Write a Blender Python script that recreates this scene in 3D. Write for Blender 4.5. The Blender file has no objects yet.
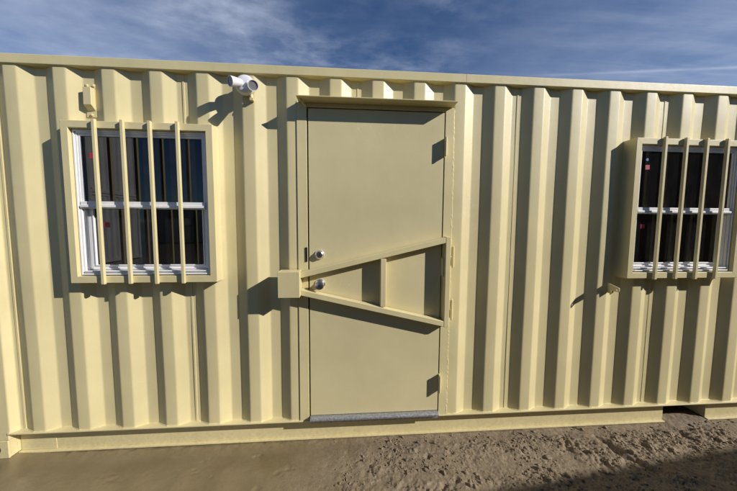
import bpy, bmesh, math, random
import numpy as np
from mathutils import Vector, Matrix
random.seed(7)
rng = np.random.default_rng(11)
scene = bpy.context.scene
COL = scene.collection

# ------------------------------------------------------------------ materials
def new_mat(name):
    m = bpy.data.materials.new(name); m.use_nodes = True
    nt = m.node_tree
    return m, nt, nt.nodes, nt.links, nt.nodes['Principled BSDF']

def noise(nt, scale, detail=4, rough=.55, vec=None, dist=0.0):
    n = nt.nodes.new('ShaderNodeTexNoise')
    n.inputs['Scale'].default_value = scale; n.inputs['Detail'].default_value = detail
    n.inputs['Roughness'].default_value = rough; n.inputs['Distortion'].default_value = dist
    if vec is not None: nt.links.new(vec, n.inputs['Vector'])
    return n

def ramp(nt, fac, stops):
    r = nt.nodes.new('ShaderNodeValToRGB'); e = r.color_ramp.elements
    while len(e) < len(stops): e.new(.5)
    for el, (p, c) in zip(e, stops):
        el.position = p; el.color = (*c, 1) if len(c) == 3 else c
    nt.links.new(fac, r.inputs['Fac']); return r

def mixc(nt, fac, a, b, mode='MIX'):
    m = nt.nodes.new('ShaderNodeMix'); m.data_type = 'RGBA'; m.blend_type = mode
    for s, v in (('Factor', fac), ('A', a), ('B', b)):
        sock = [i for i in m.inputs if i.name == s and (i.type == 'RGBA' or s == 'Factor')][0]
        if hasattr(v, 'is_linked'): nt.links.new(v, sock)
        else: sock.default_value = v if not isinstance(v, tuple) else (*v, 1)
    return [o for o in m.outputs if o.type == 'RGBA'][0]

def mapping(nt, scale=(1, 1, 1), rot=(0, 0, 0), loc=(0, 0, 0), coord=None):
    if coord is None:
        g = nt.nodes.new('ShaderNodeNewGeometry'); coord = g.outputs['Position']
    m = nt.nodes.new('ShaderNodeMapping')
    m.inputs['Scale'].default_value = scale; m.inputs['Rotation'].default_value = rot; m.inputs['Location'].default_value = loc
    nt.links.new(coord, m.inputs['Vector']); return m.outputs['Vector']

def math_node(nt, op, a, b=None, clamp=False):
    n = nt.nodes.new('ShaderNodeMath'); n.operation = op; n.use_clamp = clamp
    for i, v in enumerate((a, b)):
        if v is None: continue
        if hasattr(v, 'is_linked'): nt.links.new(v, n.inputs[i])
        else: n.inputs[i].default_value = v
    return n.outputs[0]

STREAK = .45
def paint(name, col, rough=.42, peel=.05, dirt=1.0, spec=.35):
    """spray-painted steel: slight tone drift, faint streaks, orange peel, mud splash low down"""
    m, nt, N, L, P = new_mat(name)
    big = noise(nt, 1.3, 5, .6, mapping(nt))
    streak = noise(nt, 1.0, 5, .6, mapping(nt, (13, 13, .7)))
    fine = noise(nt, 60, 3, .6, mapping(nt))
    dk = tuple(c * .86 for c in col); lt = tuple(min(1, c * 1.05) for c in col)
    c = ramp(nt, big.outputs['Fac'], [(.3, dk), (.7, lt)]).outputs['Color']
    st = ramp(nt, streak.outputs['Fac'], [(.5, (1, 1, 1)), (.75, (.90, .885, .86))]).outputs['Color']
    c = mixc(nt, STREAK * dirt, c, st, 'MULTIPLY')
    # grime speckle
    sp = noise(nt, 140, 2, .5, mapping(nt))
    spk = ramp(nt, sp.outputs['Fac'], [(.60, (1, 1, 1)), (.72, (.80, .77, .70))]).outputs['Color']
    c = mixc(nt, .25 * dirt, c, spk, 'MULTIPLY')
    # mud splash near the ground
    g = N.new('ShaderNodeNewGeometry'); s = N.new('ShaderNodeSeparateXYZ'); L.new(g.outputs['Position'], s.inputs[0])
    h = N.new('ShaderNodeMapRange'); h.inputs['From Min'].default_value = .04; h.inputs['From Max'].default_value = .34
    h.inputs['To Min'].default_value = .55; h.inputs['To Max'].default_value = 0; h.clamp = True
    L.new(s.outputs['Z'], h.inputs['Value'])
    mn = noise(nt, 45, 6, .75, mapping(nt))
    mud = math_node(nt, 'MULTIPLY', math_node(nt, 'POWER', h.outputs[0], 1.6), ramp(nt, mn.outputs['Fac'], [(.42, (0, 0, 0)), (.66, (1, 1, 1))]).outputs['Color'])
    mud = math_node(nt, 'MULTIPLY', mud, .75 * dirt)
    c = mixc(nt, mud, c, (.26, .20, .125))
    # pale rub marks: thin arcs, only here and there
    sn = noise(nt, 1.7, 2, .45, mapping(nt, (1, 1, 1.6), (.3, .9, .4)), 1.6)
    ln = math_node(nt, 'LESS_THAN', math_node(nt, 'ABSOLUTE', math_node(nt, 'SUBTRACT', math_node(nt, 'FRACT', math_node(nt, 'MULTIPLY', sn.outputs['Fac'], 16.0)), .5)), .035)
    zn = ramp(nt, noise(nt, 2.3, 2, .5, mapping(nt, (1, 1, 1), (0, 0, 0), (4.2, 1.0, 7.3))).outputs['Fac'], [(.60, (0, 0, 0)), (.70, (1, 1, 1))]).outputs['Color']
    bk = ramp(nt, noise(nt, 55, 3, .6, mapping(nt)).outputs['Fac'], [(.45, (0, 0, 0)), (.6, (1, 1, 1))]).outputs['Color']
    sc = math_node(nt, 'MULTIPLY', math_node(nt, 'MULTIPLY', ln, zn), math_node(nt, 'MULTIPLY', bk, .30))
    c = mixc(nt, sc, c, (.86, .82, .68))
    L.new(c, P.inputs['Base Color'])
    rr = ramp(nt, fine.outputs['Fac'], [(.3, (rough - .06,) * 3), (.7, (rough + .1,) * 3)])
    L.new(rr.outputs['Color'], P.inputs['Roughness'])
    wav = noise(nt, 7, 3, .5, mapping(nt))
    peeln = noise(nt, 330, 2, .5, mapping(nt))
    b1 = N.new('ShaderNodeBump'); b1.inputs['Strength'].default_value = .10; b1.inputs['Distance'].default_value = .012; L.new(wav.outputs['Fac'], b1.inputs['Height'])
    b2 = N.new('ShaderNodeBump'); b2.inputs['Strength'].default_value = peel * 2; b2.inputs['Distance'].default_value = .0015
    L.new(peeln.outputs['Fac'], b2.inputs['Height']); L.new(b1.outputs['Normal'], b2.inputs['Normal'])
    L.new(b2.outputs['Normal'], P.inputs['Normal'])
    P.inputs['Specular IOR Level'].default_value = spec
    return m

def plain(name, col, rough=.5, metal=0.0, var=.08, scale=25, spec=.5):
    m, nt, N, L, P = new_mat(name)
    n = noise(nt, scale, 4, .6, mapping(nt))
    r = ramp(nt, n.outputs['Fac'], [(.3, tuple(c * (1 - var) for c in col)), (.7, tuple(min(1, c * (1 + var)) for c in col))])
    L.new(r.outputs['Color'], P.inputs['Base Color'])
    P.inputs['Roughness'].default_value = rough; P.inputs['Metallic'].default_value = metal
    P.inputs['Specular IOR Level'].default_value = spec
    return m

CREAM_C = (.714, .622, .332)
M_CREAM = paint('cream_paint', CREAM_C, rough=.43, spec=.6)
M_DOOR = paint('cream_door_paint', (.665, .585, .328), rough=.5, peel=.03, dirt=.35, spec=.3)
M_VINYL = plain('white_vinyl', (.80, .80, .79), .35, 0, .02)
M_WHITE = plain('white_plastic', (.78, .78, .78), .35, 0, .03)
M_BLACK = plain('matte_black', (.012, .011, .010), .8)
M_CHROME = plain('brushed_chrome', (.80, .79, .77), .28, 1.0, .05)
M_DARKSTEEL = plain('dark_steel', (.16, .15, .14), .35, 1.0, .1)
M_GALV = plain('galvanised_steel', (.40, .405, .415), .42, .6, .45, 90)
M_RED = plain('red_sticker', (.40, .022, .055), .6)
M_DEEP = plain('dark_interior', (.03, .028, .025), .9)
M_BLUE = plain('blue_sticker', (.08, .10, .42), .6)
M_LENS_L = plain('grey_lens', (.36, .36, .38), .25, 0, .05)
M_LENS_D = plain('dark_lens', (.24, .23, .225), .3, 0, .15)
M_DARKBOX = paint('brown_container_paint', (.11, .085, .06), dirt=.6)
M_PALE = paint('pale_grey_container_paint', (.66, .66, .64), dirt=.6)
M_OLIVE = paint('grey_container_paint', (.42, .41, .38), dirt=.6)

def glass():
    m, nt, N, L, P = new_mat('dark_window_glass')
    n = noise(nt, 2.5, 2, .5, mapping(nt))
    b = N.new('ShaderNodeBump'); b.inputs['Strength'].default_value = .02; b.inputs['Distance'].default_value = .01
    L.new(n.outputs['Fac'], b.inputs['Height']); L.new(b.outputs['Normal'], P.inputs['Normal'])
    d = noise(nt, 9, 5, .65, mapping(nt))
    r = ramp(nt, d.outputs['Fac'], [(.35, (.004, .004, .005)), (.75, (.012, .0115, .011))])
    L.new(r.outputs['Color'], P.inputs['Base Color'])
    P.inputs['Roughness'].default_value = .015
    P.inputs['IOR'].default_value = 1.62
    return m
M_GLASS = glass()

def soil():
    m, nt, N, L, P = new_mat('mud_soil')
    g = N.new('ShaderNodeNewGeometry'); s = N.new('ShaderNodeSeparateXYZ'); L.new(g.outputs['Position'], s.inputs[0])
    wob = noise(nt, 1.6, 4, .6, mapping(nt))
    xx = math_node(nt, 'ADD', s.outputs['X'], math_node(nt, 'MULTIPLY', math_node(nt, 'SUBTRACT', wob.outputs['Fac'], .5), 1.8))
    mr = N.new('ShaderNodeMapRange'); mr.inputs['From Min'].default_value = 1.35; mr.inputs['From Max'].default_value = 2.5; mr.clamp = True
    L.new(xx, mr.inputs['Value']); dry = mr.outputs[0]
    a = noise(nt, 3.2, 6, .62, mapping(nt)); b = noise(nt, 38, 5, .7, mapping(nt)); f = noise(nt, 190, 3, .6, mapping(nt))
    wetc = ramp(nt, a.outputs['Fac'], [(.3, (.180, .137, .070)), (.5, (.215, .166, .090)), (.72, (.245, .193, .110))]).outputs['Color']
    dryc = ramp(nt, b.outputs['Fac'], [(.28, (.155, .119, .074)), (.5, (.256, .201, .130)), (.74, (.36, .292, .198))]).outputs['Color']
    tone = ramp(nt, a.outputs['Fac'], [(.3, (.82, .80, .78)), (.7, (1.08, 1.06, 1.02))]).outputs['Color']
    dryc = mixc(nt, 1.0, dryc, tone, 'MULTIPLY')
    c = mixc(nt, dry, wetc, dryc)
    grit = ramp(nt, f.outputs['Fac'], [(.36, (.72, .70, .68)), (.58, (1.04, 1.03, 1.0))]).outputs['Color']
    c = mixc(nt, math_node(nt, 'ADD', math_node(nt, 'MULTIPLY', dry, .5), .25), c, grit, 'MULTIPLY')
    L.new(c, P.inputs['Base Color'])
    ro = N.new('ShaderNodeMapRange'); ro.inputs['To Min'].default_value = .22; ro.inputs['To Max'].default_value = .93; L.new(dry, ro.inputs['Value'])
    L.new(ro.outputs[0], P.inputs['Roughness'])
    P.inputs['Specular IOR Level'].default_value = .75
    bs = math_node(nt, 'ADD', math_node(nt, 'MULTIPLY', dry, .55), .20)
    b1 = N.new('ShaderNodeBump'); b1.inputs['Distance'].default_value = .006; L.new(bs, b1.inputs['Strength'])
    hh = math_node(nt, 'ADD', math_node(nt, 'MULTIPLY', f.outputs['Fac'], .5), b.outputs['Fac'])
    L.new(hh, b1.inputs['Height']); L.new(b1.outputs['Normal'], P.inputs['Normal'])
    return m
M_SOIL = soil()

# ------------------------------------------------------------------ mesh helpers
class MB:
    def __init__(self): self.v = []; self.f = []
    def add(self, verts, faces):
        o = len(self.v); self.v += [tuple(p) for p in verts]; self.f += [tuple(i + o for i in f) for f in faces]
    def box(self, x0, x1, y0, y1, z0, z1):
        self.add([(x, y, z) for x in (x0, x1) for y in (y0, y1) for z in (z0, z1)],
                 [(0, 1, 3, 2), (4, 6, 7, 5), (0, 4, 5, 1), (2, 3, 7, 6), (0, 2, 6, 4), (1, 5, 7, 3)])
        return self
    def prism(self, poly, y0, y1):
        """poly of (x,z) extruded along y"""
        n = len(poly)
        self.add([(x, y0, z) for x, z in poly] + [(x, y1, z) for x, z in poly],
                 [tuple(range(n - 1, -1, -1)), tuple(range(n, 2 * n))] + [(i, (i + 1) % n, n + (i + 1) % n, n + i) for i in range(n)])
        return self
    def ring(self, x0, x1, z0, z1, w, y0, y1):
        """rectangular frame with mitred corners"""
        o = [(x0, z0), (x1, z0), (x1, z1), (x0, z1)]; i = [(x0 + w, z0 + w), (x1 - w, z0 + w), (x1 - w, z1 - w), (x0 + w, z1 - w)]
        V = [(x, y0, z) for x, z in o + i] + [(x, y1, z) for x, z in o + i]; F = []
        for k in range(4):
            j = (k + 1) % 4
            F += [(k, j, 4 + j, 4 + k), (8 + k, 12 + k, 12 + j, 8 + j), (k, 8 + k, 8 + j, j), (4 + k, 4 + j, 12 + j, 12 + k)]
        self.add(V, F); return self
    def lathe(self, prof, origin, axis, n=32, cap0=True, cap1=True):
        """prof: list of (t along axis, radius)"""
        a = Vector(axis).normalized(); q = a.to_track_quat('Z', 'Y'); o = Vector(origin)
        V = []; F = []
        for t, r in prof:
            for k in range(n):
                th = 2 * math.pi * k / n
                V.append(o + q @ Vector((r * math.cos(th), r * math.sin(th), t)))
        for s in range(len(prof) - 1):
            for k in range(n):
                j = (k + 1) % n
                F.append((s * n + k, s * n + j, (s + 1) * n + j, (s + 1) * n + k))
        if cap0: F.append(tuple(range(n - 1, -1, -1)))
        if cap1: F.append(tuple(range((len(prof) - 1) * n, len(prof) * n)))
        self.add(V, F); return self
    def tube(self, p, q, r, n=12):
        d = Vector(q) - Vector(p); return self.lathe([(0, r), (d.length, r)], p, d, n)
    def holed_plate(self, x0, x1, z0, z1, cx, cz, rx, rz, y0, y1, n=32):
        o = []; i = []
        for k in range(n):
            th = 2 * math.pi * k / n; c, s = math.cos(th), math.sin(th)
            sc = 1e9
            if c > 1e-6: sc = min(sc, (x1 - cx) / c)
            if c < -1e-6: sc = min(sc, (x0 - cx) / c)
            if s > 1e-6: sc = min(sc, (z1 - cz) / s)
            if s < -1e-6: sc = min(sc, (z0 - cz) / s)
            o.append([cx + c * sc, cz + s * sc]); i.append((cx + rx * c, cz + rz * s))
        for X in (x0, x1):
            for Z in (z0, z1):
                k = min(range(n), key=lambda k: (o[k][0] - X) ** 2 + (o[k][1] - Z) ** 2); o[k] = [X, Z]
        V = [(x, y0, z) for x, z in o + i] + [(x, y1, z) for x, z in o + i]; F = []
        for k in range(n):
            j = (k + 1) % n
            F += [(k, j, n + j, n + k), (2 * n + k, 3 * n + k, 3 * n + j, 2 * n + j), (k, 2 * n + k, 2 * n + j, j), (n + k, n + j, 3 * n + j, 3 * n + k)]
        self.add(V, F); return self
    def build(self, name, mat, parent=None, bevel=0.0, smooth=30, off=None, seg=2):
        off = Vector(off if off is not None else OFF)
        me = bpy.data.meshes.new(name)
        me.from_pydata([Vector(p) - off for p in self.v], [], self.f)
        bm = bmesh.new(); bm.from_mesh(me); bmesh.ops.recalc_face_normals(bm, faces=bm.faces); bm.to_mesh(me); bm.free()
        me.materials.append(mat)
        if smooth:
            me.polygons.foreach_set('use_smooth', [True] * len(me.polygons)); me.set_sharp_from_angle(angle=math.radians(smooth))
        o = bpy.data.objects.new(name, me); COL.objects.link(o)
        if parent: o.parent = parent
        if bevel:
            b = o.modifiers.new('Bevel', 'BEVEL'); b.width = bevel; b.segments = seg; b.limit_method = 'ANGLE'; b.angle_limit = math.radians(40)
            b.harden_normals = True
        return o
OFF = (0, 0, 0)

def empty(name, loc, label=None, cat=None, group=None):
    o = bpy.data.objects.new(name, None); COL.objects.link(o); o.location = loc; o.empty_display_size = .2
    if label: o['label'] = label
    if cat: o['category'] = cat
    if group: o['group'] = group
    return o

def bead_path(pts, r=.004, step=.007, seed=0):
    """lumpy hand-made weld bead along a polyline, one connected tube"""
    R = random.Random(seed); P = []
    for a, b in zip(pts, pts[1:]):
        a, b = Vector(a), Vector(b); n = max(1, int((b - a).length / step))
        P += [a.lerp(b, i / n) for i in range(n)]
    P.append(Vector(pts[-1])); m = 6; V = []; F = []
    for i, c in enumerate(P):
        d = (P[min(i + 1, len(P) - 1)] - P[max(i - 1, 0)]).normalized()
        a = d.cross(Vector((0, 1, 0))); a = a.normalized() if a.length > .05 else Vector((1, 0, 0)); b = d.cross(a)
        rr = r * R.uniform(.7, 1.25)
        for k in range(m):
            th = 2 * math.pi * k / m; V.append(c + (a * math.cos(th) + b * math.sin(th)) * rr)
    for i in range(len(P) - 1):
        for k in range(m):
            j = (k + 1) % m; F.append((i * m + k, i * m + j, (i + 1) * m + j, (i + 1) * m + k))
    F.append(tuple(range(m - 1, -1, -1))); F.append(tuple(range(len(V) - m, len(V))))
    mb = MB(); mb.add(V, F); return mb
def bead(parent, p, q, r=.004, step=.007, seed=0):
    return bead_path([p, q], r, step, seed).build('weld_bead', M_CREAM, parent, smooth=60)

# ------------------------------------------------------------------ corrugated sheet
PITCH = .278; DEP = .036
def profile(k0, k1):
    """(x, y) points of the pressed sheet, rounded bends; rib k ends at PITCH*k"""
    raw = []
    for k in range(k0, k1 + 1):
        x = PITCH * k
        raw += [(x - .072, 0), (x, 0), (x + .068, DEP), (x + .138, DEP)]
    return raw
def rounded(raw, r=.007):
    out = [raw[0]]
    for i in range(1, len(raw) - 1):
        p0, p1, p2 = Vector(raw[i - 1]), Vector(raw[i]), Vector(raw[i + 1])
        a = (p0 - p1).normalized(); b = (p2 - p1).normalized()
        for t in (0, .25, .5, .75, 1):
            A = p1 + a * r; B = p1 + b * r
            out.append(tuple((1 - t) ** 2 * A + 2 * t * (1 - t) * p1 + t * t * B))
    out.append(raw[-1]); return out
def yat(raw, x):
    for (a, ya), (b, yb) in zip(raw, raw[1:]):
        if a <= x <= b: return ya + (yb - ya) * (x - a) / (b - a) if b > a else ya
    return 0
def sheet(mb, pts, z0, z1, openings=(), nz=None):
    """vertical sheet along pts with rectangular openings (x0,x1,z0,z1)"""
    xs = [p[0] for p in pts]
    P = list(pts)
    for o in openings:
        for X in o[:2]:
            P.append((X, yat(pts, X)))
    P.sort(key=lambda p: p[0])
    zs = sorted({z0, z1} | {z for o in openings for z in o[2:]})
    if nz:
        k = int((z1 - z0) / nz); zs = sorted(set(zs) | {z for z in (z0 + (z1 - z0) * i / k for i in range(1, k)) if min(abs(z - q) for q in zs) > .02})
    V = [(x, y, z) for z in zs for x, y in P]; n = len(P); F = []
    for i in range(len(zs) - 1):
        zc = (zs[i] + zs[i + 1]) / 2
        for j in range(n - 1):
            if P[j + 1][0] - P[j][0] < 1e-6: continue
            xc = (P[j][0] + P[j + 1][0]) / 2
            if any(o[0] < xc < o[1] and o[2] < zc < o[3] for o in openings): continue
            F.append((i * n + j, i * n + j + 1, (i + 1) * n + j + 1, (i + 1) * n + j))
    mb.add(V, F)

# ================================================================== the office container
X0, X1 = -.400, 11.790; YB = 2.438; ZT = 2.591; ZB = .044
root = empty('shipping_container', (5.695, 1.22, ZB),
             'long cream corrugated steel container office with one door and two barred windows standing on mud', 'shipping container')
OFF = tuple(root.location)
WL = .716; WR = 4.416                                     # window centres
OPEN = [(WL - .415, WL + .415, 1.235, 2.175), (WR - .415, WR + .415, 1.235, 2.175), (1.662, 2.699, .2, 2.3715)]
raw = [(-.21, 0), (-.185, DEP)] + profile(0, 40)
raw = [(-.225, -.004), (-.212, -.004), (-.186, DEP), (-.14, DEP)] + profile(0, 41) + [(11.60, 0.0)]
raw = [p for p in raw if p[0] <= 11.60]
w = MB(); sheet(w, rounded(raw), .200, 2.54, OPEN, nz=.12)
def wob(a, b, s): return .6 * math.sin(a * 1.9 + s) * math.sin(b * 2.3 + 1.7 * s) + .4 * math.sin(a * 4.7 + 2 * s + 1.3 * math.sin(b * 3.1 + s))
def bend(p):
    x, y, z = p; e = min(1, (2.54 - z) / .15, (z - .2) / .15) 
    for o in OPEN: e = min(e, max(0, max(o[0] - x, x - o[1], o[2] - z, z - o[3])) / .15)
    e = max(0, e)
    return (x + e * .0028 * wob(x, z, .4), y + e * .0022 * wob(x * 1.3, z * 1.2, 2.1), z)
w.v = [bend(p) for p in w.v]
w.build('side_wall', M_CREAM, root, smooth=40)
# lap seams between pressed sheets
for k in range(-1, 41, 4):
    x = PITCH * k + .103
    if k == -1: x = -.163
    spans = [(.213, 2.533)]
    for o in OPEN:
        if o[0] - .03 < x < o[1] + .03:
            spans = [(a, b) for s in spans for a, b in ((s[0], o[2] - .005), (o[3] + .005, s[1])) if b > a]
    for a, b in spans:
        MB().box(x, x + .0125, DEP - .0028, DEP + .002, a, b).build('lap_seam', M_CREAM, root, bevel=.0008)
# far walls, roof, floor
bw = MB(); sheet(bw, [(x, YB - y) for x, y in rounded([p for p in profile(0, 41) if p[0] < 11.6])], .2, 2.54)
bw.box(-.23, .0, YB - .05, YB - .01, .2, 2.54); bw.build('rear_wall', M_CREAM, root, smooth=40)
def endwall(x, s):
    e = MB(); pts = rounded([p for p in profile(0, 8) if .12 < p[0] < YB - .12]); m2 = MB(); sheet(m2, pts, .2, 2.54)
    e.add([(x + s * y, xx, z) for xx, y, z in m2.v], m2.f)
    e.box(x - .0 if s > 0 else x - .03, x + .03 if s > 0 else x, .05, .16, .2, 2.54); e.box(x if s > 0 else x - .03, x + .03 if s > 0 else x, YB - .19, YB - .05, .2, 2.54)
    return e
endwall(X0 + .02, 1).build('end_wall', M_CREAM, root, smooth=40)
endwall(X1 - .02, -1).build('end_wall', M_CREAM, root, smooth=40)
rf = MB(); rp = [(x, y * .55) for x, y in rounded([p for p in profile(0, 41) if p[0] < 11.6])]
V = [(x, yy, 2.583 - y) for yy in (.03, YB - .03) for x, y in rp]; n = len(rp)
rf.add(V, [(j, j + 1, n + j + 1, n + j) for j in range(n - 1)]); rf.box(X0 + .05, .0, .03, YB - .03, 2.56, 2.582); rf.box(11.55, X1 - .05, .03, YB - .03, 2.56, 2.582)
rf.build('roof', M_CREAM, root, smooth=40)
fl = MB().box(X0 + .1, X1 - .1, .07, YB - .07, .19, .215); fl.build('floor', M_DEEP, root)
# ---- top rail: square tube, two lengths butted with a weld line at x=2.78
tr = MB(); tr.box(X0 + .17, X1 - .17, -.010, .055, 2.534, ZT)
tr.box(X0 + .17, X1 - .17, YB - .055, YB + .01, 2.534, ZT); tr.box(X0 + .01, X0 + .07, .17, YB - .17, 2.50, ZT); tr.box(X1 - .07, X1 - .01, .17, YB - .17, 2.50, ZT)
rl = tr.build('top_rail', M_CREAM, root, bevel=.005)
MB().box(2.7793, 2.7805, -.0108, .0, 2.5365, ZT - .0025).build('butt_weld', M_CREAM, rl)
# ---- bottom rail: C section, lip / web / flange, fork pocket cut through
FP = [(4.432, 4.792), (6.60, 6.96)]
FP = [(4.503, 4.876), (6.514, 6.887)]
br = MB(); segs = [(-.222, FP[0][0]), (FP[0][1], FP[1][0]), (FP[1][1], X1 - .178)]
br.box(-.222, X1 - .178, -.011, .10, .2035, .2125)
for a, b in segs:
    br.box(a, b, .060, .068, .044, .2030); br.box(a, b, .038, .068, .0350, .0440)
for a, b in FP:
    for x in (a - .008, b): br.box(x, x + .008, .0685, YB - .04, .042, .2028)
    br.box(a, b, .6, .61, .046, .2)
br.box(-.215, .0068, .0578, .0615, .0455, .203)
br.box(X0 + .178, X1 - .178, YB - .036, YB, .066, .2125); br.box(X0, X0 + .05, .17, YB - .17, .07, .2); br.box(X1 - .05, X1, .17, YB - .17, .07, .2)
br.build('bottom_rail', M_CREAM, root, bevel=.0025)
# weld fillet where the sheet lands on the rail
rr = [p for p in rounded(raw) if p[0] < 11.6]
for half in ([p for p in rr if p[0] < 1.655], [p for p in rr if p[0] > 2.706]):
    q = [half[0]]
    for p in half[1:]:
        if math.hypot(p[0] - q[-1][0], p[1] - q[-1][1]) > .003: q.append(p)
    bead_path([(x, y - .001, .2135) for x, y in q], .0034, .009, 4).build('weld_bead', M_CREAM, root, smooth=60)
# ---- corner posts and castings
def post(x0, x1, y0, y1, nm='corner_post'):
    p = MB().box(x0, x1, y0, y1, .162, 2.474); return p.build(nm, M_CREAM, root, bevel=.006)
post(X0 + .004, -.2205, -.0045, .15); post(X1 - .174, X1 - .004, -.0045, .15)
post(X0 + .004, X0 + .174, YB - .15, YB + .004); post(X1 - .174, X1 - .004, YB - .15, YB + .004)
for xa, xb in ((X0, X0 + .178), (X1 - .178, X1)):
    for za, zb in ((ZB, ZB + .118), (ZT - .116, ZT + .002)):
        for fy in (0, 1):
            c = MB(); cx = (xa + xb) / 2 ; cz = (za + zb) / 2
            ya, yb = (-.010, .006) if fy == 0 else (YB - .006, YB + .010)
            c.holed_plate(xa, xb, za, zb, cx, cz, .040, .031, ya, yb)
            if fy == 0: c.box(xa + .001, xb - .001, .045, .16, za + .001, zb - .001); c.box(xa + .001, xa + .02, .006, .045, za + .001, zb - .001); c.box(xb - .02, xb - .001, .006, .045, za + .001, zb - .001); c.box(xa + .02, xb - .02, .006, .045, za + .001, za + .012); c.box(xa + .02, xb - .02, .006, .045, zb - .012, zb - .001)
            else: c.box(xa + .001, xb - .001, YB - .16, YB - .045, za + .001, zb - .001); c.box(xa + .001, xb - .001, YB - .045, YB - .006, za + .001, za + .012)
            c.build('corner_casting', M_CREAM, root, bevel=.004)

# ---- windows with their bar guards
def window(cx):
    x0, x1 = cx - .415, cx + .415
    f = MB()
    f.ring(x0 + .002, x1 - .002, 1.237, 2.173, .043, -.034, .050)      # outer vinyl frame
    f.ring(x0 + .002 + .0225, x1 - .0245, 1.2595, 2.1505, .0095, -.041, -.0345)   # nail-fin ridge
    f.box(x0 + .046, x1 - .046, -.046, .004, 1.2802, 1.2875); f.box(x0 + .046, x1 - .046, -.052, -.042, 1.262, 1.271)  # stepped sill
    f.box(x0 + .046, x0 + .052, -.020, .045, 1.289, 1.672); f.box(x1 - .052, x1 - .046, -.020, .045, 1.289, 1.672)  # sash tracks
    win = f.build('window', M_VINYL, root, bevel=.002)
    s = MB().ring(x0 + .0455, x1 - .0455, 1.690, 2.1295, .014, -.030, -.004)
    s.box(x0 + .0455, x1 - .0455, -.040, -.0005, 1.676, 1.7195); s.box(x0 + .0455, x1 - .0455, -.046, -.0405, 1.683, 1.698)
    s.build('upper_sash', M_VINYL, win, bevel=.002)
    l = MB().ring(x0 + .0535, x1 - .0535, 1.288, 1.715, .030, .002, .032); l.ring(x0 + .0775, x1 - .0775, 1.312, 1.691, .008, -.003, .0015)
    l.box(x0 + .06, x1 - .06, -.006, .0015, 1.290, 1.298)
    l.build('lower_sash', M_VINYL, win, bevel=.002)
    MB().box(x0 + .055, x1 - .055, -.020, -.014, 1.70, 2.122).build('pane', M_GLASS, win)
    MB().box(x0 + .08, x1 - .08, .012, .018, 1.315, 1.70).build('pane', M_GLASS, win)
    # box liner behind so nothing leaks
    MB().box(x0 + .01, x1 - .01, .052, .060, 1.25, 2.16).build('backing', M_BLACK, win)
    return win
def sticker(win, x, y, z, mat, s=.033, rot=0, roundish=False):
    st = MB()
    if roundish: st.lathe([(0, s / 2), (.0006, s / 2)], (x, y, z), (0, -1, 0), 20)
    else:
        c, si = math.cos(rot) * s / 2, math.sin(rot) * s / 2
        st.prism([(x - c + si, z - si - c), (x + c + si, z + si - c), (x + c - si, z + si + c), (x - c - si, z - si + c)], y - .0006, y)
    o = st.build('sticker', mat, win, smooth=0)
    return o
w1 = window(WL); w2 = window(WR)
w1['label'] = 'white vinyl window left of the door'; w2['label'] = 'white vinyl window right of the door'
sticker(w1, .414, -.0205, 2.000, M_RED, .034, .05); sticker(w1, .452, .0115, 1.575, M_RED, .032, .0)
sticker(w2, 4.1175, -.0205, 2.005, M_RED, .032, .06); sticker(w2, 4.112, -.0205, 2.058, M_BLUE, .020, 0, True); sticker(w2, 4.150, .0115, 1.585, M_RED, .030, .05)
def guard(cx):
    g = MB().ring(cx - .4375, cx + .4375, 1.2125, 2.1965, .0425, -.063, .040)
    gd = g.build('window_guard', M_CREAM, root, bevel=.003)
    for sx in (-1, 1):
        for (za, zb) in ((1.2125, 1.255), (2.1965, 2.154)):
            bead(gd, (cx + sx * .4345, -.0624, za + (.003 if zb > za else -.003)), (cx + sx * .3975, -.0624, zb), .0012, .004, int(za * 50) + sx)
    for i in range(4):
        x = cx + (i - 1.5) * .158 + (0, .001, -.001, .001)[i]
        MB().box(x - .0095, x + .0095, -.0835, -.0640, 1.207 + .002 * (i % 2), 2.203 - .001 * (i % 3)).build('bar', M_CREAM, gd, bevel=.0025)
    return gd
guard(WL); guard(WR)

# ---- door frame, door, threshold, visor
df = MB()
df.box(1.657, 1.7215, -.0055, .045, .2128, 2.3700); df.box(2.6445, 2.702, -.0055, .045, .2128, 2.3700); df.box(1.7218, 2.6442, -.0055, .045, 2.3425, 2.3700)
dfr = df.build('door_frame', M_CREAM, root, bevel=.002)
bead_path([(2.7045, .001, .22), (2.7050, .001, 1.2), (2.7040, .001, 2.360)], .0062, .010, 5).build('weld_bead', M_CREAM, dfr, smooth=60)
MB().box(1.6552, 1.6564, -.0015, .02, .215, 2.38).build('caulk_line', M_DARKSTEEL, dfr)
MB().box(1.7216, 2.6444, .030, .044, .214, 2.3424).build('gap_backing', M_BLACK, dfr)  # black sheet behind the whole door, paints the shade in the gap round it
MB().box(1.7060, 1.7195, -.0105, -.0058, 1.335, 1.432).build('strike_plate', M_DARKSTEEL, dfr, bevel=.001)
dr = MB().box(1.7305, 2.6375, -.0035, .029, .2470, 2.3360); door = dr.build('door', M_DOOR, root, bevel=.002)
th = MB().box(1.7285, 2.6400, -.028, .028, .2135, .2440); th.lathe([(0, .0125), (.9115, .0125)], (1.7285, -.029, .2305), (1, 0, 0), 14)
th.box(1.7290, 2.6395, -.016, -.0115, .1950, .2130); th.build('threshold', M_GALV, root, bevel=.003)
vs = MB().box(1.671, 2.691, -.101, .0500, 2.3705, 2.3765); vis = vs.build('door_visor', M_CREAM, root, bevel=.0015)
vb = MB(); vb.tube((1.690, -.056, 2.368), (1.722, -.016, 2.338), .0055); vb.lathe([(0, .010), (.008, .010)], (1.686, -.060, 2.372), (.6, .6, -.55), 10); vb.build('bolt', M_CREAM, vis)
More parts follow.
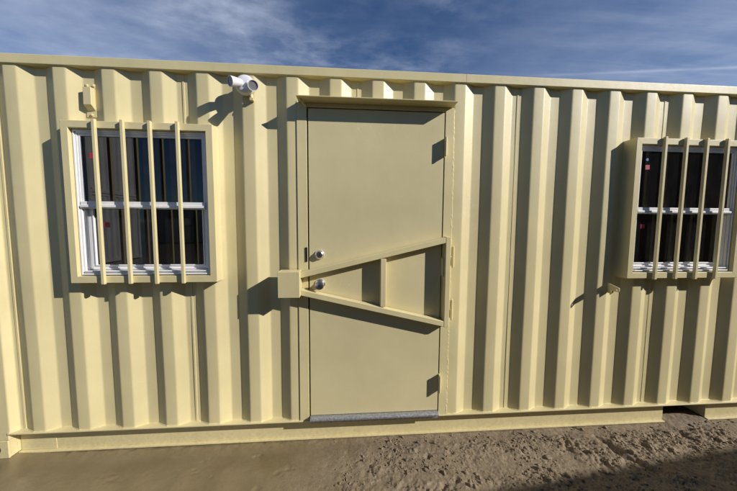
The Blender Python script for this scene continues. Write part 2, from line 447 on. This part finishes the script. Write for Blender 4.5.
# hinges: lift-off blocks standing proud of the door edge
for z0, z1 in ((2.045, 2.170), (1.235, 1.360), (.395, .520)):
    h = MB().box(2.6385, 2.6435, -.042, .010, z0, z1); h.lathe([(0, .0065), (z1 - z0, .0065)], (2.641, -.0385, z0), (0, 0, 1), 14)
    h.build('hinge', M_CREAM, door, bevel=.001)
# deadbolt and knob
c = MB(); c.lathe([(0, .031), (.008, .031), (.012, .027), (.022, .024), (.025, .020)], (1.800, -.0035, 1.382), (0, -1, 0), 36); c.build('deadbolt', M_CHROME, door)
k = MB(); k.box(1.7985, 1.8015, -.0296, -.0287, 1.374, 1.391); k.lathe([(0, .004), (.001, .004)], (1.800, -.0286, 1.388), (0, -1, 0), 14); k.build('keyway', M_BLACK, door)
kn = MB(); kn.lathe([(0, .034), (.006, .034), (.012, .022), (.030, .015), (.038, .020), (.046, .028), (.056, .0305), (.064, .027), (.0675, .018)], (1.803, -.0035, 1.182), (0, -1, 0), 36)
kn.build('door_knob', M_CHROME, door)
k = MB(); k.lathe([(0, .009), (.0012, .009)], (1.803, -.0708, 1.182), (0, -1, 0), 20); k.build('keyway', M_BLACK, door)

# ---- hinged security bar across the door with its lock box
YA, YBK = -.066, -.010
def quadbar(mb, p, q, h, y0=YA, y1=YBK):
    (xa, za), (xb, zb) = p, q
    mb.prism([(xa, za - h / 2), (xb, zb - h / 2), (xb, zb + h / 2), (xa, za + h / 2)], y0, y1)
sb = MB(); quadbar(sb, (1.660, 1.2475), (2.6475, 1.484), .039); quadbar(sb, (1.660, 1.142), (2.6475, .906), .039)
bar = sb.build('security_bar', M_CREAM, root, bevel=.004)
MB().box(2.6478, 2.6845, YA - .0005, YBK + .0035, .884, 1.507).build('upright', M_CREAM, bar, bevel=.004)
MB().box(2.207, 2.2455, YA + .0006, YBK + .005, 1.0327, 1.359).build('upright', M_CREAM, bar, bevel=.004)
lb = MB()
lb.box(1.5455, 1.6815, -.118, -.112, 1.117, 1.283)                    # front plate
lb.box(1.5455, 1.5515, -.1115, -.012, 1.1175, 1.2825); lb.box(1.5520, 1.6755, -.1115, -.012, 1.2765, 1.2825); lb.box(1.5520, 1.6755, -.1115, -.012, 1.1175, 1.1235)
lb.box(1.6760, 1.6815, -.1115, -.0675, 1.1175, 1.2825); lb.box(1.6760, 1.6815, -.067, -.012, 1.163, 1.226); lb.box(1.5520, 1.6755, -.016, -.0075, 1.124, 1.276)
lb.build('lock_box', M_CREAM, bar, bevel=.002)
for z0, z1 in ((1.300, 1.440), (.932, 1.072)):
    h = MB(); zm = (z0 + z1) / 2; hx, hy = 2.7065, -.044
    h.lathe([(0, .0095), (zm - z0 - .002, .0095)], (hx, hy, z0), (0, 0, 1), 16); h.lathe([(0, .0095), (z1 - zm - .002, .0095)], (hx, hy, zm + .002), (0, 0, 1), 16)
    h.lathe([(0, .0055), (z1 - z0 + .012, .0055)], (hx, hy, z0 - .006), (0, 0, 1), 12)
    h.box(2.6850, hx, hy - .004, hy + .004, zm + .004, z1 - .004); h.box(hx - .004, hx + .004, hy, -.004, z0 + .004, zm - .004)
    h.build('barrel_hinge', M_CREAM, bar, bevel=.001)

# ---- vent cover in the top left trough
vx = .392
v = MB().box(vx - .033, vx + .033, .031, .0355, 2.245, 2.448); ve = v.build('vent_cover', M_CREAM, root, bevel=.002)
b = MB(); pr = [(2.418, .031), (2.418, .000), (2.312, -.002), (2.285, .031)]
b.add([(vx - .0235, y, z) for z, y in pr] + [(vx + .0235, y, z) for z, y in pr], [(0, 1, 2, 3), (7, 6, 5, 4), (0, 4, 5, 1), (1, 5, 6, 2), (2, 6, 7, 3), (3, 7, 4, 0)])
b.build('hood', M_CREAM, ve, bevel=.003)
for dx, z in ((-.019, 2.436), (.019, 2.436), (0, 2.260)):
    MB().lathe([(0, .0085), (.006, .0085), (.009, .005)], (vx + dx, .031, z), (0, -1, 0), 6).build('bolt', M_CREAM, ve)

# ---- steel lug beside the right window
lg = MB(); A = Vector((3.893, .004, 0)); B = Vector((3.872, -.117, 0)); t = Vector((.003, 0, 0))
d = (B - A)
def lp(u, z): return A + d * u + Vector((0, 0, z))
prof = [(0, 1.126), (.45, 1.122), (.95, 1.126), (1.0, 1.131), (1.0, 1.151), (.95, 1.156), (0, 1.172)]
hole = [(.84 + .055 * math.cos(2 * math.pi * k / 14), 1.1405 + .0068 * math.sin(2 * math.pi * k / 14)) for k in range(14)]
bmx = bmesh.new()
outer = [bmx.verts.new(lp(u, z)) for u, z in prof]; inner = [bmx.verts.new(lp(u, z)) for u, z in hole]
es = [bmx.edges.new((outer[i], outer[(i + 1) % len(outer)])) for i in range(len(outer))] + [bmx.edges.new((inner[i], inner[(i + 1) % 14])) for i in range(14)]
bmesh.ops.triangle_fill(bmx, use_beauty=True, edges=es)
bmx.verts.index_update(); fv = [tuple(v.co) for v in bmx.verts]; ff = [tuple(v.index for v in f.verts) for f in bmx.faces]; bmx.free()
nv = len(fv); th_ = Vector((.0055, 0, 0))
lg.add([Vector(p) for p in fv] + [Vector(p) + th_ for p in fv], ff + [tuple(i + nv for i in reversed(f)) for f in ff]
       + [(i, (i + 1) % 7, nv + (i + 1) % 7, nv + i) for i in range(7)] + [(7 + i, 7 + (i + 1) % 14, nv + 7 + (i + 1) % 14, nv + 7 + i) for i in range(14)])
lg.prism([(3.8945, 1.126), (3.9005, 1.126), (3.9005, 1.095)], -.030, .012)
lg.build('lug', M_CREAM, root)

# ================================================================== twin floodlight
FLO = (1.352, 0.0, 2.446); OFF = FLO
fl = empty('floodlight', FLO, 'white twin-head security floodlight mounted under the roof edge left of the door', 'floodlight')
c = MB(); c.lathe([(0, .050), (.026, .050), (.030, .047)], (FLO[0], -.0005, FLO[2]), (0, -1, 0), 32); c.lathe([(0, .012), (.030, .011)], (1.378, -.016, 2.402), (.15, 0, -1), 14)
c.box(1.372, 1.395, -.030, -.004, 2.362, 2.378); c.build('back_box', M_CREAM, fl, bevel=.001)
c = MB(); c.lathe([(0, .058), (.004, .060), (.022, .058), (.032, .052), (.037, .044), (.039, .020)], (FLO[0], -.031, FLO[2]), (0, -1, 0), 40); c.build('canopy', M_WHITE, fl)
s = MB()
for dx, dz in ((-.018, .040), (.008, .044)): s.lathe([(0, .004), (.003, .004)], (FLO[0] + dx, -.060, FLO[2] + dz), (0, -.8, .6), 10)
s.build('screw', M_DARKSTEEL, fl)
def head(center, axis, knuckle, lens):
    a = Vector(axis).normalized(); cpt = Vector(center); L_ = .078
    o = cpt - a * L_
    h = MB(); h.lathe([(0, .010), (.004, .018), (.014, .0225), (.045, .0275), (.074, .0305), (L_, .0305), (L_, .0268), (L_ - .007, .0260)], o, a, 36, True, False)
    k = Vector(knuckle); h.tube(k, o + a * .02, .0115, 16); h.lathe([(0, .015), (.012, .015)], k - (o - k).normalized() * .004, o - k, 16)
    hd = h.build('lamp_head', M_WHITE, fl)
    MB().lathe([(0, .0261), (.0015, .0261)], o + a * (L_ - .0065), a, 32).build('lens', lens, hd)
head((1.2895, -.120, 2.432), (-.62, -.72, -.22), (1.330, -.070, 2.440), M_LENS_L)
head((1.428, -.135, 2.406), (.30, -.86, -.34), (1.376, -.070, 2.444), M_LENS_D)

# ================================================================== neighbouring containers (seen mirrored in the window panes)
def simple_container(loc, rotz, mat, label, length=6.058, group=None, dh=0.0):
    global OFF
    OFF = (0, 0, 0)
    r = empty('shipping_container', loc, label, 'shipping container', group); r.rotation_euler = (0, 0, rotz)
    W = 2.438; n = int((length - .4) / PITCH)
    pts = rounded([(x + .25, y) for x, y in profile(0, n) if .0 <= x <= length - .45]); pts = [(.17, DEP), (.18, DEP)] + pts + [(length - .17, pts[-1][1])]
    a = MB(); sheet(a, pts, .16, 2.54 + dh); a.build('side_wall', mat, r, smooth=40)
    b = MB(); sheet(b, [(x, W - y) for x, y in pts], .16, 2.54 + dh); b.build('side_wall', mat, r, smooth=40)
    ep = rounded([(x + .15, y) for x, y in profile(0, 8) if 0 <= x <= W - .3]); ep = [(.10, 0)] + ep + [(W - .10, 0)]
    for x, s in ((0.012, 1), (length - .012, -1)):
        m2 = MB(); sheet(m2, ep, .16, 2.54 + dh); e = MB(); e.add([(x + s * y, xx, z) for xx, y, z in m2.v], m2.f); e.build('end_wall', mat, r, smooth=40)
    t = MB(); 
    for y in (-.006, W - .054): t.box(.17, length - .17, y, y + .06, 2.53 + dh, 2.591 + dh)
    for x in (0, length - .06): t.box(x, x + .06, .16, W - .16, 2.51 + dh, 2.591 + dh)
    t.build('top_rail', mat, r, bevel=.004)
    t = MB()
    for y in (-.006, W - .044): t.box(.17, length - .17, y, y + .05, .02, .162)
    for x in (0, length - .06): t.box(x, x + .06, .16, W - .16, .02, .162)
    t.build('bottom_rail', mat, r, bevel=.004)
    MB().box(.05, length - .05, .03, W - .03, 2.555 + dh, 2.585 + dh).build('roof', mat, r)
    MB().box(.05, length - .05, .03, W - .03, .12, .155).build('floor', M_DEEP, r)
    for x in (0.003, length - .165):
        for y in (.003, W - .123):
            MB().box(x, x + .162, y, y + .12, .118, 2.475 + dh).build('corner_post', mat, r, bevel=.004)
    for x in (-.002, length - .176):
        for y in (-.004, W - .158):
            for z in (0, 2.475 + dh):
                c = MB(); front = y < 0
                c.holed_plate(x, x + .178, z, z + .118, x + .089, z + .059, .04, .031, y if front else y + .150, y + .012 if front else y + .162, 24)
                c.box(x + .001, x + .177, y + (.013 if front else 0), y + (.162 if front else .149), z + .001, z + .117); c.build('corner_casting', mat, r, bevel=.003)
    return r
GZ = .035
R_ = math.radians
# right-hand neighbour: its shadow reaches the ground at the lower right; unseen left half added to cut fill light
nb = simple_container((12.95, -2.29, GZ), R_(180 + 6.1), M_DARKBOX, 'long dark brown steel container across the yard, mirrored in the right window', 12.192, dh=.30)
simple_container((-7.0, -9.0, GZ), R_(180), M_PALE, 'pale grey container across the yard mirrored in the left window, lower of its stack')
simple_container((-7.0, -9.0, GZ + 2.593), R_(180), M_PALE, 'pale grey container across the yard mirrored in the left window, upper of its stack')
simple_container((-6.6, -21.0, GZ), R_(180), M_OLIVE, 'mid grey container far across the yard mirrored low in the left window')
OFF = (-10.0, -20.98, GZ)
ac = empty('air_conditioner', (-10.0, -20.98, GZ), 'white wall air conditioner on the far grey container, mirrored in the left window', 'air conditioner')
MB().box(-10.4, -9.7, -20.97, -20.55, GZ + 1.35, GZ + 1.85).build('casing', M_WHITE, ac, bevel=.02)
g = MB()
for i in range(8): g.box(-10.33, -9.97, -20.549, -20.54, GZ + 1.42 + i * .05, GZ + 1.44 + i * .05)
g.build('grille', M_DARKSTEEL, ac)

# ================================================================== ground
def perlin(x, y, seed):
    xi = np.floor(x).astype(np.int64); yi = np.floor(y).astype(np.int64); xf = x - xi; yf = y - yi
    def grad(ix, iy, dx, dy):
        h = (ix * 374761393 + iy * 668265263 + seed * 144269) & 0x7fffffff
        h = ((h ^ (h >> 13)) * 1274126177) & 0x7fffffff; h = h ^ (h >> 16)
        a = (h % 4096) / 4096.0 * 2 * np.pi
        return np.cos(a) * dx + np.sin(a) * dy
    u = xf * xf * xf * (xf * (xf * 6 - 15) + 10); v = yf * yf * yf * (yf * (yf * 6 - 15) + 10)
    n0 = grad(xi, yi, xf, yf) * (1 - u) + grad(xi + 1, yi, xf - 1, yf) * u
    n1 = grad(xi, yi + 1, xf, yf - 1) * (1 - u) + grad(xi + 1, yi + 1, xf - 1, yf - 1) * u
    return (n0 * (1 - v) + n1 * v) * 1.5
def fbm(x, y, f, o, seed, g=.55):
    a = 1; s = 0; t = 0
    for i in range(o): s = s + a * perlin(x * f, y * f, seed + i); t += a; a *= g; f *= 2.03
    return s / t
def sstep(a, b, x):
    t = np.clip((x - a) / (b - a), 0, 1); return t * t * (3 - 2 * t)
def roughness_mask(x, y):
    return sstep(1.55, 2.55, x + .55 * fbm(x, y, 1.7, 3, 3) - .35 * (y + .25))
def height(x, y):
    m = roughness_mask(x, y)
    z = .012 * fbm(x, y, .9, 3, 21)
    # smooth, trowel-flat mud with a few shallow scars
    scar = np.clip(fbm(x * .8 + .3 * y, y * 1.3 - x * .2, 7, 4, 31) - .30, 0, 1)
    z = z + (1 - m) * (.002 * fbm(x, y, 9, 3, 41) - .022 * scar * sstep(.3, .9, x + .3 * fbm(x, y, 3, 2, 8)))
    # crumbly churned soil
    warp = .05 * fbm(x, y, 7, 2, 51)
    l1 = fbm(x + warp, y - warp, 2.6, 3, 61)
    w2 = .03 * fbm(x, y, 14, 2, 55)
    b1 = np.abs(fbm(x + warp, y + warp, 8.5, 2, 71)); b2 = np.abs(fbm(x + w2, y - w2, 21, 2, 75)); b3 = np.abs(fbm(x - w2, y + w2, 52, 2, 79))
    l4 = fbm(x, y, 90, 3, 91)
    patch = sstep(-.22, .28, fbm(x + warp, y, 2.4, 3, 66)); patch2 = sstep(-.2, .3, fbm(x, y + warp, 4.1, 2, 68))
    pan = np.exp(-(((x - 3.02) / .33) ** 2 + ((y + .27) / .10) ** 2))
    churn = np.clip(.30 + .55 * patch + .45 * patch2 * patch, 0, 1.3) * (1 - .85 * pan)
    b4 = np.abs(fbm(x, y, 33, 2, 85)); lump = sstep(.10, .40, fbm(x + w2, y - w2, 6.0, 3, 87))
    z = z + m * (.016 * l1 + churn * (.016 * (b1 - .22) + .014 * (b2 - .2) + .013 * (b4 - .2) + .0095 * (b3 - .2) + .0050 * l4) + .016 * lump * churn + .0016 * l4 - .012 * pan)
    # pits (sharp hollows)
    pit = np.clip(fbm(x + .4, y, 9, 2, 101) - .40, 0, 1)
    z = z - m * .06 * pit
    # gouge running from the sill towards the viewer
    d = (x - 3.80) - (-(y + .12)) * .45 + .06 * fbm(x, y, 7, 3, 111)
    win = sstep(-.46, -.33, y) * (1 - sstep(-.14, -.06, y)) * (.6 + .6 * fbm(x, y, 12, 2, 13))
    z = z + win * (-.040 * np.exp(-(d / .020) ** 2) + .022 * np.exp(-((d - .065) / .04) ** 2) + .008 * np.exp(-((d + .05) / .03) ** 2))
    zz = GZ + .004 + z
    near = sstep(-.12, .035, y)                                # settle to just under the rail
    capz = .030 + .005 * fbm(x, y, 14, 3, 7)
    zz = zz * (1 - near) + np.minimum(zz, capz) * near
    under = sstep(0.0, .12, y) * (1 - sstep(2.3, 2.6, y))
    inx = sstep(-.5, -.3, x) * (1 - sstep(11.7, 11.9, x))
    zz = zz - .02 * under * inx * 0
    # mud pushed into the fork pocket
    pk = sstep(4.46, 4.52, x) * (1 - sstep(4.85, 4.90, x)) * sstep(-.05, .03, y) * (1 - sstep(.5, .7, y))
    zz = zz * (1 - pk) + pk * (.043 + .010 * fbm(x, y, 12, 4, 5) - .03 * sstep(.12, .25, y))
    corner = np.exp(-(((x + .31) / .25) ** 2 + ((y - .05) / .2) ** 2))
    zz = zz * (1 - corner) + corner * .046
    far = sstep(6, 30, np.hypot(x - 3, y + 1))
    return zz * (1 - far) + far * (GZ + .05 * fbm(x, y, .05, 3, 9))
def axis(lo, hi, step, outer, ratio=1.18):
    a = list(np.arange(lo, hi + 1e-9, step)); s = step; p = hi
    while p < outer: s = min(s * ratio, 60); p += s; a.append(p)
    s = step; p = lo; b = []
    while p > -outer: s = min(s * ratio, 60); p -= s; b.append(p)
    return np.array(b[::-1] + a)
xs = axis(-.7, 5.6, .006, 700); ys = axis(-.80, .10, .006, 700)
XX, YY = np.meshgrid(xs, ys); ZZ = height(XX, YY)
me = bpy.data.meshes.new('ground'); nx, ny = len(xs), len(ys)
co = np.stack([XX, YY, ZZ], -1).reshape(-1, 3)
idx = np.arange(nx * ny).reshape(ny, nx)
fc = np.stack([idx[:-1, :-1], idx[:-1, 1:], idx[1:, 1:], idx[1:, :-1]], -1).reshape(-1, 4)
me.vertices.add(len(co)); me.vertices.foreach_set('co', co.ravel())
me.loops.add(fc.size); me.loops.foreach_set('vertex_index', fc.ravel().astype(np.int32))
me.polygons.add(len(fc)); me.polygons.foreach_set('loop_start', np.arange(0, fc.size, 4, dtype=np.int32)); me.polygons.foreach_set('loop_total', np.full(len(fc), 4, np.int32))
me.update(calc_edges=True); me.validate()
me.polygons.foreach_set('use_smooth', [True] * len(fc)); me.materials.append(M_SOIL)
go = bpy.data.objects.new('ground', me); COL.objects.link(go); go['kind'] = 'structure'

# loose crumbs of soil
def ico():
    bm = bmesh.new(); bmesh.ops.create_icosphere(bm, subdivisions=2, radius=1); v = np.array([tuple(p.co) for p in bm.verts]); bm.verts.index_update()
    f = np.array([[q.index for q in p.verts] for p in bm.faces]); bm.free(); return v, f
iv, if_ = ico(); NV = len(iv); vs_ = []; fs_ = []; cnt = 0
N0 = 24000
px = rng.uniform(.3, 5.5, N0); py = rng.uniform(-.78, .02, N0)
mk = roughness_mask(px, py) * (.12 + 1.1 * sstep(-.1, .3, fbm(px, py, 3.2, 3, 17))) * (1 - .85 * np.exp(-(((px - 3.02) / .33) ** 2 + ((py + .27) / .10) ** 2)))
keep = rng.uniform(0, 1, N0) < np.clip(mk, .030, 1); px, py = px[keep], py[keep]; pz = height(px, py)
for x, y, z in zip(px, py, pz):
    r = .0019 * math.exp(rng.normal(.2, .70)); r = min(r, .016); r = min(r, .0016 + .018 * float(roughness_mask(np.array([x]), np.array([y]))[0]))
    s = rng.uniform(.65, 1.25, 3); ph = rng.uniform(0, 6.28, 3)
    b = iv * (1 + .22 * np.sin(iv[:, [0]] * 3.1 + ph[0]) * np.sin(iv[:, [1]] * 3.7 + ph[1]) + .14 * np.sin(iv[:, [2]] * 5 + ph[2]))
    b = b + rng.normal(0, .05, b.shape)
    a = rng.uniform(0, 6.28); ca, sa = math.cos(a), math.sin(a)
    b = b * s * r; b = np.stack([b[:, 0] * ca - b[:, 1] * sa, b[:, 0] * sa + b[:, 1] * ca, b[:, 2] * .8], 1)
    vs_.append(b + np.array([x, y, z + r * .25])); fs_.append(if_ + cnt); cnt += NV
cv = np.concatenate(vs_); cf = np.concatenate(fs_)
cm = bpy.data.meshes.new('soil_crumbs'); cm.from_pydata(cv.tolist(), [], cf.tolist()); cm.materials.append(M_SOIL)
cm.polygons.foreach_set('use_smooth', [True] * len(cm.polygons))
co_ = bpy.data.objects.new('soil_crumbs', cm); COL.objects.link(co_); co_['kind'] = 'stuff'; co_['label'] = 'loose brown crumbs and clods of soil strewn over the churned mud'; co_['category'] = 'soil'

# ================================================================== sky and sun
TO = Vector((2.03, -1.0, 1.20)).normalized()
el = math.asin(TO.z); az = math.atan2(TO.x, TO.y)
wd = bpy.data.worlds.new('World'); scene.world = wd; wd.use_nodes = True
nt = wd.node_tree; N = nt.nodes; L = nt.links; bg = N['Background']
sky = N.new('ShaderNodeTexSky'); sky.sky_type = 'NISHITA'; sky.sun_disc = False; sky.sun_elevation = el; sky.sun_rotation = az
sky.altitude = 600; sky.air_density = 1.0; sky.dust_density = .0; sky.ozone_density = 2.2
tc = N.new('ShaderNodeTexCoord'); sp = N.new('ShaderNodeSeparateXYZ'); L.new(tc.outputs['Generated'], sp.inputs[0])
zc = math_node(nt, 'MAXIMUM', sp.outputs['Z'], .03)
ux = math_node(nt, 'DIVIDE', sp.outputs['X'], zc); uy = math_node(nt, 'DIVIDE', sp.outputs['Y'], zc)
cb = N.new('ShaderNodeCombineXYZ'); L.new(ux, cb.inputs[0]); L.new(uy, cb.inputs[1])
P2 = cb.outputs[0]
nA = noise(nt, 1.0, 8, .60, mapping(nt, (1.4, 2.0, 1), (0, 0, .3), (3.1, .6, 0), P2), .15)      # big soft patches
nB = noise(nt, 1.0, 7, .58, mapping(nt, (3.6, 5.0, 1), (0, 0, -.5), (1.3, 0, 0), P2), .12)     # wispy tufts
nC = noise(nt, 1.0, 7, .58, mapping(nt, (.7, 5.5, 1), (0, 0, .10), (5, 2, 0), P2), .25)        # long streaks
cA = ramp(nt, nA.outputs['Fac'], [(.38, (0, 0, 0)), (.62, (1, 1, 1))]).outputs['Color']
cB = ramp(nt, nB.outputs['Fac'], [(.40, (0, 0, 0)), (.68, (1, 1, 1))]).outputs['Color']
cC = ramp(nt, nC.outputs['Fac'], [(.45, (0, 0, 0)), (.75, (1, 1, 1))]).outputs['Color']
def rng_(val, a, b, c, d):
    n = N.new('ShaderNodeMapRange'); n.interpolation_type = 'SMOOTHSTEP'; n.clamp = True
    for k, v in zip(('From Min', 'From Max', 'To Min', 'To Max'), (a, b, c, d)): n.inputs[k].default_value = v
    L.new(val, n.inputs['Value']); return n.outputs[0]
left = rng_(ux, .1, -1.3, 0, 1)
tuft_zone = math_node(nt, 'MULTIPLY', rng_(ux, -1.5, -.5, .25, 1), rng_(ux, .2, 1.0, 1, .10))
right = rng_(ux, .2, 2.2, .12, 1.15)
veil = math_node(nt, 'MULTIPLY', left, math_node(nt, 'ADD', .25, math_node(nt, 'MULTIPLY', cA, .22)))
tuft = math_node(nt, 'MULTIPLY', math_node(nt, 'MULTIPLY', cB, math_node(nt, 'ADD', math_node(nt, 'MULTIPLY', cA, .75), .12)), tuft_zone)
strk = math_node(nt, 'MULTIPLY', right, math_node(nt, 'ADD', .19, math_node(nt, 'ADD', math_node(nt, 'MULTIPLY', cC, .22), math_node(nt, 'MULTIPLY', cA, .14))))
tot = math_node(nt, 'ADD', math_node(nt, 'ADD', veil, math_node(nt, 'MULTIPLY', tuft, .55)), strk)
tot = math_node(nt, 'MULTIPLY', tot, rng_(uy, -.2, 1.0, .05, 1.0))
n2 = nB
# old contrail: a thin straight band through the sky
CA = Vector((.5102, .7653, .3925)).normalized(); CB = Vector((.7755, .5479, .3138)).normalized()
nrm = CA.cross(CB).normalized()
dt = N.new('ShaderNodeVectorMath'); dt.operation = 'DOT_PRODUCT'; dt.inputs[1].default_value = nrm; L.new(tc.outputs['Generated'], dt.inputs[0])
band = math_node(nt, 'SUBTRACT', 1.0, math_node(nt, 'DIVIDE', math_node(nt, 'ABSOLUTE', dt.outputs['Value']), .0052), True)
along = N.new('ShaderNodeMapRange'); along.inputs['From Min'].default_value = .46; along.inputs['From Max'].default_value = .70; along.clamp = True
L.new(sp.outputs['X'], along.inputs['Value'])
band = math_node(nt, 'MULTIPLY', math_node(nt, 'MULTIPLY', math_node(nt, 'POWER', band, 1.5), along.outputs[0]), math_node(nt, 'ADD', math_node(nt, 'MULTIPLY', n2.outputs['Fac'], .5), .06))
tot = math_node(nt, 'ADD', tot, band, True)
SKY_TINT = (.74, 1.14, 1.58)
skyc = mixc(nt, 1.0, sky.outputs[0], SKY_TINT, 'MULTIPLY')
CLOUD = (10.5, 11.8, 15.0)
colr = mixc(nt, tot, skyc, CLOUD)
L.new(colr, bg.inputs['Color']); bg.inputs['Strength'].default_value = .05

sl = bpy.data.lights.new('sun', 'SUN'); sl.energy = 5.0; sl.angle = math.radians(.5); sl.color = (1.0, .948, .90)
so = bpy.data.objects.new('sun', sl); COL.objects.link(so); so.rotation_euler = (-TO).to_track_quat('-Z', 'Y').to_euler(); so.location = (20, -10, 12)

# ================================================================== camera (solved from the pressed-rib spacing)
f, yaw, pit, rol, cx, cy, cz = 290.4808, .0753238, -.0768185, .00629892, 1.981375, -1.971537, 1.595836
rt = Vector((math.cos(yaw), -math.sin(yaw), 0)); fw = Vector((math.sin(yaw) * math.cos(pit), math.cos(yaw) * math.cos(pit), math.sin(pit))); up = rt.cross(fw)
r2 = math.cos(rol) * rt + math.sin(rol) * up; u2 = -math.sin(rol) * rt + math.cos(rol) * up
cam = bpy.data.cameras.new('camera'); cam.sensor_width = 36; cam.lens = 36 * f / 737; cam.clip_start = .05; cam.clip_end = 3000
cobj = bpy.data.objects.new('camera', cam); COL.objects.link(cobj)
mw = Matrix((( r2.x, u2.x, -fw.x, cx), (r2.y, u2.y, -fw.y, cy), (r2.z, u2.z, -fw.z, cz), (0, 0, 0, 1)))
cobj.matrix_world = mw
scene.camera = cobj
scene.render.engine = 'CYCLES'
scene.view_settings.view_transform = 'Standard'; scene.view_settings.look = 'None'; scene.view_settings.exposure = 0; scene.view_settings.gamma = 1
